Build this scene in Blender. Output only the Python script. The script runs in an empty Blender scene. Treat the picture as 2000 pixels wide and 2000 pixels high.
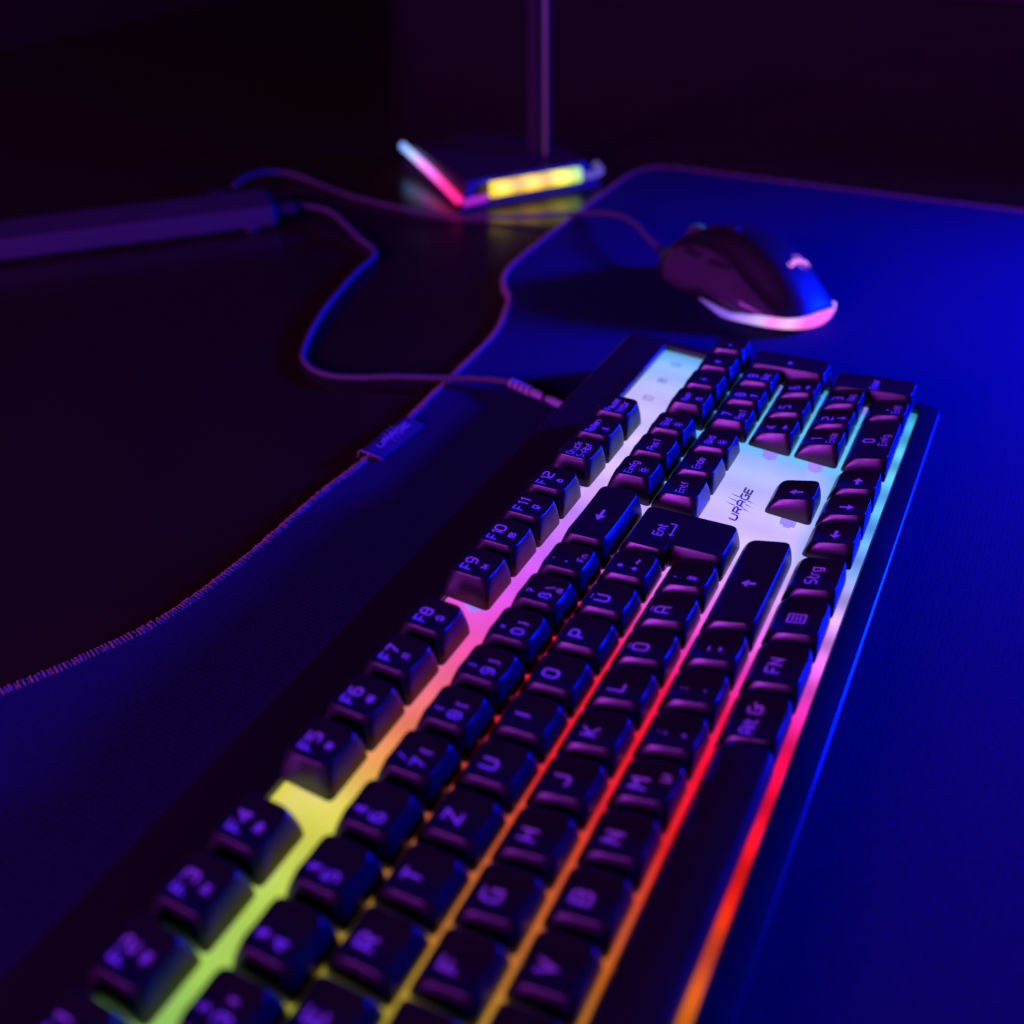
import bpy, bmesh, math, random
from mathutils import Vector, Matrix
random.seed(4)
U = 0.01905            # one key pitch in metres; shapes below are written in key pitches
DZ = 1.16              # desk top is z = 0, the keyboard's key plane is 1.16 pitches above it
sc = bpy.context.scene
C = sc.collection
V = Vector

def W(x, y, z):        # layout frame -> world
    return V((x*U, y*U, (z+DZ)*U))

# ---------------------------------------------------------------- camera
CP = V((0.1661, -1.5288, 11.2872)); CT = V((14.0867, 5.91, 0.0)); ROLL = -0.0125
d = (CT-CP).normalized(); r_ = d.cross(V((0, 0, 1))).normalized(); u_ = r_.cross(d)
cr, sr = math.cos(ROLL), math.sin(ROLL)
rx = r_*cr+u_*sr; uy = -r_*sr+u_*cr; bz = -d
cam = bpy.data.cameras.new('camera'); co = bpy.data.objects.new('camera', cam); C.objects.link(co)
M = Matrix(((rx.x, uy.x, bz.x), (rx.y, uy.y, bz.y), (rx.z, uy.z, bz.z))).to_4x4()
M.translation = W(*CP); co.matrix_world = M
cam.sensor_width = 36; cam.lens = 1902.9/2000*36
cam.clip_start = 0.02; cam.clip_end = 20
cam.dof.use_dof = True; cam.dof.focus_distance = 19.0*U
cam.dof.aperture_fstop = cam.lens/(0.34*U*1000); cam.dof.aperture_blades = 0
sc.camera = co
# ---------------------------------------------------------------- light and exposure
w = bpy.data.worlds.new('World'); sc.world = w; w.use_nodes = True
w.node_tree.nodes['Background'].inputs[0].default_value = (0.55, 0.42, 0.5, 1)
w.node_tree.nodes['Background'].inputs[1].default_value = 0.004
sc.view_settings.view_transform = 'Standard'; sc.view_settings.look = 'None'
sc.view_settings.exposure = 0; sc.view_settings.gamma = 1; sc.view_settings.use_curve_mapping = False

def area(name, pos, tgt, size, power, col, sy=None):
    l = bpy.data.lights.new(name, 'AREA'); l.energy = power; l.color = col
    l.shape = 'RECTANGLE' if sy else 'SQUARE'; l.size = size*U
    if sy: l.size_y = sy*U
    o = bpy.data.objects.new(name, l); C.objects.link(o); o.location = W(*pos)
    o.rotation_euler = (W(*tgt)-W(*pos)).to_track_quat('-Z', 'Y').to_euler()
    return o
bl = area('blue_lamp', (48, -25, 10.8), (21, 3, 0), 6, 13, (0.0, 0.006, 1.0)); bl.data.spread = math.radians(75)
area('purple_lamp', (-80, 42, 33), (17, 4, 0), 32, 62.0, (0.56, 0.05, 1.0))

# ---------------------------------------------------------------- materials
def mat(name, col, rough=.5, spec=.5, coat=0, bump=None, sheen=0, metal=0, trans=0, emit=None, es=1, var=None):
    m = bpy.data.materials.new(name); m.use_nodes = True; nt = m.node_tree; b = nt.nodes['Principled BSDF']
    b.inputs['Base Color'].default_value = (*col, 1); b.inputs['Roughness'].default_value = rough
    b.inputs['Specular IOR Level'].default_value = spec; b.inputs['Coat Weight'].default_value = coat
    b.inputs['Coat Roughness'].default_value = .08
    b.inputs['Sheen Weight'].default_value = sheen; b.inputs['Metallic'].default_value = metal
    b.inputs['Transmission Weight'].default_value = trans
    if emit: b.inputs['Emission Color'].default_value = (*emit, 1); b.inputs['Emission Strength'].default_value = es
    tc = nt.nodes.new('ShaderNodeTexCoord')
    if bump:
        n = nt.nodes.new('ShaderNodeTexNoise'); n.inputs['Scale'].default_value = bump[0]/U; n.inputs['Detail'].default_value = 3
        nt.links.new(tc.outputs['Object'], n.inputs['Vector'])
        bp = nt.nodes.new('ShaderNodeBump'); bp.inputs['Strength'].default_value = bump[1]; bp.inputs['Distance'].default_value = bump[2]*U
        nt.links.new(n.outputs[0], bp.inputs['Height']); nt.links.new(bp.outputs[0], b.inputs['Normal'])
    if var:
        n = nt.nodes.new('ShaderNodeTexNoise'); n.inputs['Scale'].default_value = var[0]/U; n.inputs['Detail'].default_value = 5
        nt.links.new(tc.outputs['Object'], n.inputs['Vector'])
        mr = nt.nodes.new('ShaderNodeMapRange'); mr.inputs['To Min'].default_value = rough-var[1]; mr.inputs['To Max'].default_value = rough+var[1]
        nt.links.new(n.outputs[0], mr.inputs['Value']); nt.links.new(mr.outputs[0], b.inputs['Roughness'])
    return m
MT = dict(
    keycap=mat('keycap_plastic', (.010, .010, .011), .34, .5, bump=(28, .10, .01), var=(2.6, .11)),
    legend=mat('legend_paint', (.52, .52, .54), .5),
    case=mat('case_plastic', (.012, .011, .013), .32, .5, bump=(30, .15, .01), var=(.5, .08)),
    stem=mat('glowing_stem_plastic', (.2, .18, .4), .6, .2, emit=(.24, .20, .72), es=1),  # no lamp itself: emission stands in for backlight passing through the plastic
    ink=mat('backlit_glow_ink', (.03, .01, .12), .5, .2, emit=(.035, .006, .25), es=1),  # violet emission imitates the backlight showing through the print
    faint=mat('grey_ink', (.2, .2, .35), .5, .2),
    desk=mat('desk_laminate', (.019, .014, .005), .24, .38, bump=(6, .05, .01), var=(.25, .07)),
    cable=mat('braided_cable', (.08, .095, .075), .8, .2, bump=(16, 1, .05)),
    rubber=mat('cable_rubber', (.02, .02, .02), .5),
    metal=mat('cable_sleeve', (.25, .25, .27), .35, .5),
    stitch=mat('stitch_thread', (.15, .13, .075), .65, .3, sheen=.3, bump=(20, .8, .02)),
    tag=mat('tag_fabric', (.022, .026, .085), .7, .3, bump=(16, .5, .01)),
    tagink=mat('tag_print', (.28, .28, .3), .6),
    mouse=mat('mouse_shell', (.010, .010, .011), .44, .5, var=(.6, .04)),
    mside=mat('mouse_side_rubber', (.048, .046, .048), .30, .5, bump=(6, .25, .02)),
    gap=mat('dark_gap', (.004, .004, .004), .8, .1),
    hub=mat('hub_shell', (.04, .045, .035), .45, .5, var=(.4, .06)),
    wall=mat('wall_paint', (.05, .035, .05), .85, .2, bump=(1, .2, .05)),
    stand=mat('stand_plastic', (.02, .02, .024), .3, .5),
)
def m_fabric():
    m = mat('mat_fabric', (.012, .014, .052), .9, .08)
    nt = m.node_tree; b = nt.nodes['Principled BSDF']; tc = nt.nodes.new('ShaderNodeTexCoord')
    h = []
    for ax in (0, 1):
        wv = nt.nodes.new('ShaderNodeTexWave'); wv.bands_direction = 'XY'[ax]; wv.inputs['Scale'].default_value = 3.4/U
        wv.inputs['Distortion'].default_value = 1.5; wv.inputs['Detail'].default_value = 1
        nt.links.new(tc.outputs['Object'], wv.inputs['Vector']); h.append(wv)
    mx = nt.nodes.new('ShaderNodeMath'); mx.operation = 'MAXIMUM'
    nt.links.new(h[0].outputs['Fac'], mx.inputs[0]); nt.links.new(h[1].outputs['Fac'], mx.inputs[1])
    n = nt.nodes.new('ShaderNodeTexNoise'); n.inputs['Scale'].default_value = 9/U; n.inputs['Detail'].default_value = 4
    nt.links.new(tc.outputs['Object'], n.inputs['Vector'])
    ad = nt.nodes.new('ShaderNodeMath'); ad.operation = 'ADD'
    nt.links.new(mx.outputs[0], ad.inputs[0]); nt.links.new(n.outputs[0], ad.inputs[1])
    bp = nt.nodes.new('ShaderNodeBump'); bp.inputs['Strength'].default_value = .35; bp.inputs['Distance'].default_value = .012*U
    nt.links.new(ad.outputs[0], bp.inputs['Height']); nt.links.new(bp.outputs[0], b.inputs['Normal'])
    n2 = nt.nodes.new('ShaderNodeTexNoise'); n2.inputs['Scale'].default_value = 14/U; n2.inputs['Detail'].default_value = 6; n2.inputs['Roughness'].default_value = .75
    nt.links.new(tc.outputs['Object'], n2.inputs['Vector'])
    cr2 = nt.nodes.new('ShaderNodeValToRGB'); cr2.color_ramp.elements[0].position = .30; cr2.color_ramp.elements[0].color = (.007, .008, .034, 1)
    cr2.color_ramp.elements[1].position = .72; cr2.color_ramp.elements[1].color = (.014, .018, .068, 1)
    nt.links.new(n2.outputs[0], cr2.inputs[0]); nt.links.new(cr2.outputs[0], b.inputs['Base Color'])
    return m
MT['fabric'] = m_fabric()

def srgb(r, g, b): return tuple(((c/255)/12.92 if c < 10 else ((c/255+.055)/1.055)**2.4) for c in (r, g, b))
def ramp_node(nt, stops, x0, x1):
    cr_ = nt.nodes.new('ShaderNodeValToRGB'); e = cr_.color_ramp.elements
    while len(e) > 1: e.remove(e[-1])
    for i, (x, c, g) in enumerate(stops):
        p = (x-x0)/(x1-x0)
        el = e[0] if i == 0 else e.new(p)
        el.position = p; el.color = (*[v*g for v in srgb(*c)], 1)
    return cr_
def m_plate():         # milky light guide, lit from below by a rainbow of LEDs
    m = bpy.data.materials.new('lit_light_guide'); m.use_nodes = True; nt = m.node_tree; b = nt.nodes['Principled BSDF']
    b.inputs['Base Color'].default_value = (.12, .12, .14, 1); b.inputs['Roughness'].default_value = .3
    tc = nt.nodes.new('ShaderNodeTexCoord'); sp = nt.nodes.new('ShaderNodeSeparateXYZ')
    nt.links.new(tc.outputs['Object'], sp.inputs[0])
    mr = nt.nodes.new('ShaderNodeMapRange'); mr.inputs['From Min'].default_value = 0; mr.inputs['From Max'].default_value = 24*U
    sk = nt.nodes.new('ShaderNodeMath'); sk.operation = 'MULTIPLY_ADD'; sk.inputs[1].default_value = -.22; nt.links.new(sp.outputs['Y'], sk.inputs[0]); nt.links.new(sp.outputs['X'], sk.inputs[2])
    sk2 = nt.nodes.new('ShaderNodeMath'); sk2.operation = 'ADD'; sk2.inputs[1].default_value = .44*U; nt.links.new(sk.outputs[0], sk2.inputs[0]); nt.links.new(sk2.outputs[0], mr.inputs['Value'])
    mrB = nt.nodes.new('ShaderNodeMapRange'); mrB.inputs['From Min'].default_value = 0; mrB.inputs['From Max'].default_value = 24*U; nt.links.new(sp.outputs['X'], mrB.inputs['Value'])
    A = ramp_node(nt, [(1, (60, 200, 90), .7), (4.2, (200, 190, 20), .7), (5.8, (225, 140, 6), .7), (7.3, (228, 95, 4), .8), (8.7, (242, 30, 6), .9), (10.2, (252, 5, 22), 1), (11.5, (255, 4, 75), 1), (12.6, (240, 50, 190), 1),
                       (13.6, (245, 110, 250), 1), (14.8, (220, 165, 255), 1), (16.3, (130, 165, 255), 1), (17.8, (90, 168, 255), 1), (20.3, (100, 200, 255), 1), (22.4, (70, 185, 232), .85)], 0, 24)
    B = ramp_node(nt, [(2, (120, 205, 90), .8), (5.2, (190, 220, 80), .9), (6.9, (224, 208, 80), 1), (7.7, (234, 158, 75), 1), (8.6, (236, 122, 88), 1), (10.4, (242, 85, 165), 1), (11.6, (232, 80, 225), 1),
                       (13.3, (205, 95, 255), 1), (15, (195, 130, 255), 1), (16.6, (222, 188, 255), 1), (18.2, (214, 194, 255), 1), (20, (192, 184, 255), 1), (21.7, (145, 190, 255), 1), (22.5, (100, 185, 240), .85)], 0, 24)
    nt.links.new(mr.outputs[0], A.inputs[0]); nt.links.new(mrB.outputs[0], B.inputs[0])
    def mrange(src, a, b_, c=0, d_=1):
        q = nt.nodes.new('ShaderNodeMapRange'); q.interpolation_type = 'SMOOTHSTEP'
        for k, v in zip(('From Min', 'From Max', 'To Min', 'To Max'), (a, b_, c, d_)): q.inputs[k].default_value = v
        nt.links.new(src, q.inputs['Value']); return q.outputs[0]
    fy = mrange(sp.outputs['Y'], 4.2*U, 4.6*U)
    mix = nt.nodes.new('ShaderNodeMix'); mix.data_type = 'RGBA'
    nt.links.new(fy, mix.inputs['Factor']); nt.links.new(A.outputs[0], mix.inputs['A']); nt.links.new(B.outputs[0], mix.inputs['B'])
    # wide open area between navigation and arrow keys: paler
    def mul(a, b_):
        q = nt.nodes.new('ShaderNodeMath'); q.operation = 'MULTIPLY'; nt.links.new(a, q.inputs[0]); nt.links.new(b_, q.inputs[1]); return q.outputs[0]
    nx = mul(mrange(sp.outputs['X'], 14.6*U, 15.6*U), mrange(sp.outputs['X'], 18.6*U, 19.3*U, 1, 0))
    ny = mul(mrange(sp.outputs['Y'], .3*U, .8*U), mrange(sp.outputs['Y'], 2.6*U, 3.2*U, 1, 0))
    N = ramp_node(nt, [(14.2, (242, 190, 255), 1), (15.3, (226, 198, 255), 1), (16.3, (208, 188, 255), 1), (17.6, (186, 184, 255), 1), (19.0, (150, 184, 255), 1)], 0, 24)
    nt.links.new(mrB.outputs[0], N.inputs[0])
    mix2 = nt.nodes.new('ShaderNodeMix'); mix2.data_type = 'RGBA'
    nt.links.new(mul(nx, ny), mix2.inputs['Factor']); nt.links.new(mix.outputs['Result'], mix2.inputs['A']); nt.links.new(N.outputs[0], mix2.inputs['B'])
    # LED hot spots along the row
    sn = nt.nodes.new('ShaderNodeMath'); sn.operation = 'MULTIPLY'; sn.inputs[1].default_value = 2*math.pi/(1.27*U); nt.links.new(sp.outputs['X'], sn.inputs[0])
    s2 = nt.nodes.new('ShaderNodeMath'); s2.operation = 'SINE'; nt.links.new(sn.outputs[0], s2.inputs[0])
    nz = nt.nodes.new('ShaderNodeTexNoise'); nz.inputs['Scale'].default_value = .9/U; nz.inputs['Detail'].default_value = 1; nt.links.new(tc.outputs['Object'], nz.inputs[0])
    ml = mul(s2.outputs[0], nz.outputs[0])
    front = mrange(sp.outputs['Y'], -.45*U, -.3*U, .6, .12)
    ml = mul(ml, front)
    st = nt.nodes.new('ShaderNodeMath'); st.operation = 'ADD'; st.inputs[1].default_value = 1.0; nt.links.new(ml, st.inputs[0])
    nt.links.new(mix2.outputs['Result'], b.inputs['Emission Color']); nt.links.new(st.outputs[0], b.inputs['Emission Strength'])
    return m
MT['plate'] = m_plate()
def m_glow(name, axis, stops, x0, x1, strength):
    m = bpy.data.materials.new(name); m.use_nodes = True; nt = m.node_tree; b = nt.nodes['Principled BSDF']
    b.inputs['Base Color'].default_value = (.02, .02, .02, 1)
    tc = nt.nodes.new('ShaderNodeTexCoord'); sp = nt.nodes.new('ShaderNodeSeparateXYZ'); nt.links.new(tc.outputs['Object'], sp.inputs[0])
    mr = nt.nodes.new('ShaderNodeMapRange'); mr.inputs['From Min'].default_value = x0*U; mr.inputs['From Max'].default_value = x1*U
    nt.links.new(sp.outputs[axis], mr.inputs['Value'])
    rp = ramp_node(nt, stops, x0, x1); nt.links.new(mr.outputs[0], rp.inputs[0])
    nt.links.new(rp.outputs[0], b.inputs['Emission Color']); b.inputs['Emission Strength'].default_value = strength
    return m

# ---------------------------------------------------------------- mesh helpers
class MB:
    def __init__(s): s.v = []; s.f = []
    def vert(s, p): s.v.append(tuple(p)); return len(s.v)-1
    def ring(s, pts): return [s.vert(p) for p in pts]
    def bridge(s, a, b, closed=True):
        n = len(a)
        for i in range(n if closed else n-1):
            j = (i+1) % n; s.f.append((a[i], a[j], b[j], b[i]))
    def cap(s, a, c): 
        k = s.vert(c); n = len(a)
        for i in range(n): s.f.append((a[i], a[(i+1) % n], k))
    def box(s, x0, x1, y0, y1, z0, z1, T=None):
        p = [(x, y, z) for z in (z0, z1) for (x, y) in ((x0, y0), (x1, y0), (x1, y1), (x0, y1))]
        if T: p = [T(q) for q in p]
        i = s.ring(p)
        for f in ((3, 2, 1, 0), (4, 5, 6, 7), (0, 1, 5, 4), (1, 2, 6, 5), (2, 3, 7, 6), (3, 0, 4, 7)): s.f.append(tuple(i[k] for k in f))
    def tube(s, path, rad, n=10, caps=True, radf=None):
        prev = None; up = V((0, 0, 1)); t0 = None
        rings = []
        for i, p in enumerate(path):
            p = V(p); a = V(path[max(i-1, 0)]); b = V(path[min(i+1, len(path)-1)]); t = (b-a).normalized()
            sd = t.cross(up)
            if sd.length < 1e-4: sd = V((1, 0, 0))
            sd.normalize(); nn = sd.cross(t)
            rr = rad(i) if callable(rad) else rad
            rings.append(s.ring([p+(sd*math.cos(2*math.pi*k/n)+nn*math.sin(2*math.pi*k/n))*rr*(radf(i, k) if radf else 1) for k in range(n)]))
        for a, b in zip(rings, rings[1:]): s.bridge(a, b)
        if caps: s.cap(rings[0][::-1], path[0]); s.cap(rings[-1], path[-1])
    def build(s, name, m, parent=None, smooth=True, bevel=0, loc=None, subsurf=0, sharp=None, segs=3):
        me = bpy.data.meshes.new(name); me.from_pydata([tuple(V(p)*U) for p in s.v], [], s.f); me.update()
        bm = bmesh.new(); bm.from_mesh(me); bmesh.ops.recalc_face_normals(bm, faces=bm.faces); bm.to_mesh(me); bm.free()
        me.materials.append(m)
        if smooth: me.shade_smooth()
        o = bpy.data.objects.new(name, me); C.objects.link(o)
        if bevel:
            b = o.modifiers.new('bevel', 'BEVEL'); b.width = bevel*U; b.segments = segs; b.limit_method = 'ANGLE'
        if subsurf:
            b = o.modifiers.new('sub', 'SUBSURF'); b.levels = subsurf; b.render_levels = subsurf
        if sharp: me.set_sharp_from_angle(angle=math.radians(sharp))
        if parent: o.parent = parent
        if loc is not None: o.location = V(loc)*U
        return o
def tag(o, label=None, cat=None, group=None, kind=None):
    for k, v in (('label', label), ('category', cat), ('group', group), ('kind', kind)):
        if v: o[k] = v
    return o
def thing(name, loc, label, cat, rot=(0, 0, 0), group=None):
    o = bpy.data.objects.new(name, None); C.objects.link(o); o.location = W(*loc); o.rotation_euler = rot; o.empty_display_size = .01
    return tag(o, label, cat, group)
def catmull(P, step=.15):
    P = [V(p) for p in P]; Q = [P[0]*2-P[1]]+P+[P[-1]*2-P[-2]]; out = []
    for i in range(1, len(Q)-2):
        a, b, c, d_ = Q[i-1:i+3]; n = max(2, int((c-b).length/step))
        for k in range(n):
            t = k/n; out.append(.5*((2*b)+(c-a)*t+(2*a-5*b+4*c-d_)*t*t+(3*b-a-3*c+d_)*t**3))
    out.append(P[-1]); return out

# ---------------------------------------------------------------- desk and background
def sheet(name, x0, x1, y0, y1, z, th, m, **k):
    b = MB(); b.box(x0, x1, y0, y1, z-th+DZ, z+DZ); o = b.build(name, m, smooth=False, **k); return o
o = sheet('desk', -30, 96, -32, 62, -DZ, 1.5, MT['desk'], bevel=.1); tag(o, kind='structure')
b = MB(); b.box(97, 99, -90, 110, -60, 90); o = b.build('wall', MT['wall'], smooth=False); tag(o, kind='structure')
b = MB(); b.box(-60, 97, 64, 66, -60, 90); o = b.build('side_wall', MT['wall'], smooth=False); tag(o, kind='structure')

# ---------------------------------------------------------------- desk mat
EDGE = [(-3, 12.9), (0, 13.1), (3, 13.05), (4.8, 12.75), (6.4, 12.05), (7.7, 11.42), (9.3, 10.83), (11.3, 10.66), (14, 10.7), (16, 10.62), (19, 10.85), (21.6, 11.02), (23.2, 11.2), (24.5, 11.6), (25.5, 12.0), (26.3, 12.6), (27.1, 13.0), (28.3, 13.22), (31, 13.33), (35, 13.42),
        (38.6, 13.45), (39.7, 13.3), (40.4, 12.9), (40.75, 12.2), (40.8, 11.4), (40.9, 6), (41.1, 0), (41.3, -5), (41.3, -14)]
path = catmull([(x, y, .16) for x, y in EDGE], .25)
matroot = thing('desk_mat', (17, 2, -1.16), 'large dark cloth desk mat with stitched wavy edge, under the keyboard and mouse, glowing blue', 'desk mat')
ox, oy = 17, 2
b = MB(); loop = [(p.x-ox, p.y-oy) for p in path]+[(41.3-ox, -14-oy), (-3-ox, -14-oy)]
top = b.ring([(x, y, .16) for x, y in loop]); bot = b.ring([(x, y, .004) for x, y in loop])
b.f.append(tuple(top)); b.f.append(tuple(bot[::-1])); b.bridge(bot, top)
b.build('mat_cloth', MT['fabric'], matroot, smooth=False)
b = MB(); fine = catmull([(x-ox, y-oy, .105) for x, y in EDGE], .014)
ph = [random.uniform(-.25, .25) for _ in range(len(fine)+2)]
def sf(i, k):
    n = 10; th = 2*math.pi*k/n; s_ = i*.014
    return 1+.13*math.sin(2*math.pi*s_/.072+th*1.0)+.35*ph[(i//4) % len(ph)]+.6*ph[(i//3*7+k*13) % len(ph)]
b.tube([(p.x+.05*0, p.y, p.z) for p in fine], .105, 10, True, sf)
b.build('stitched_edge', MT['stitch'], matroot)

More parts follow.
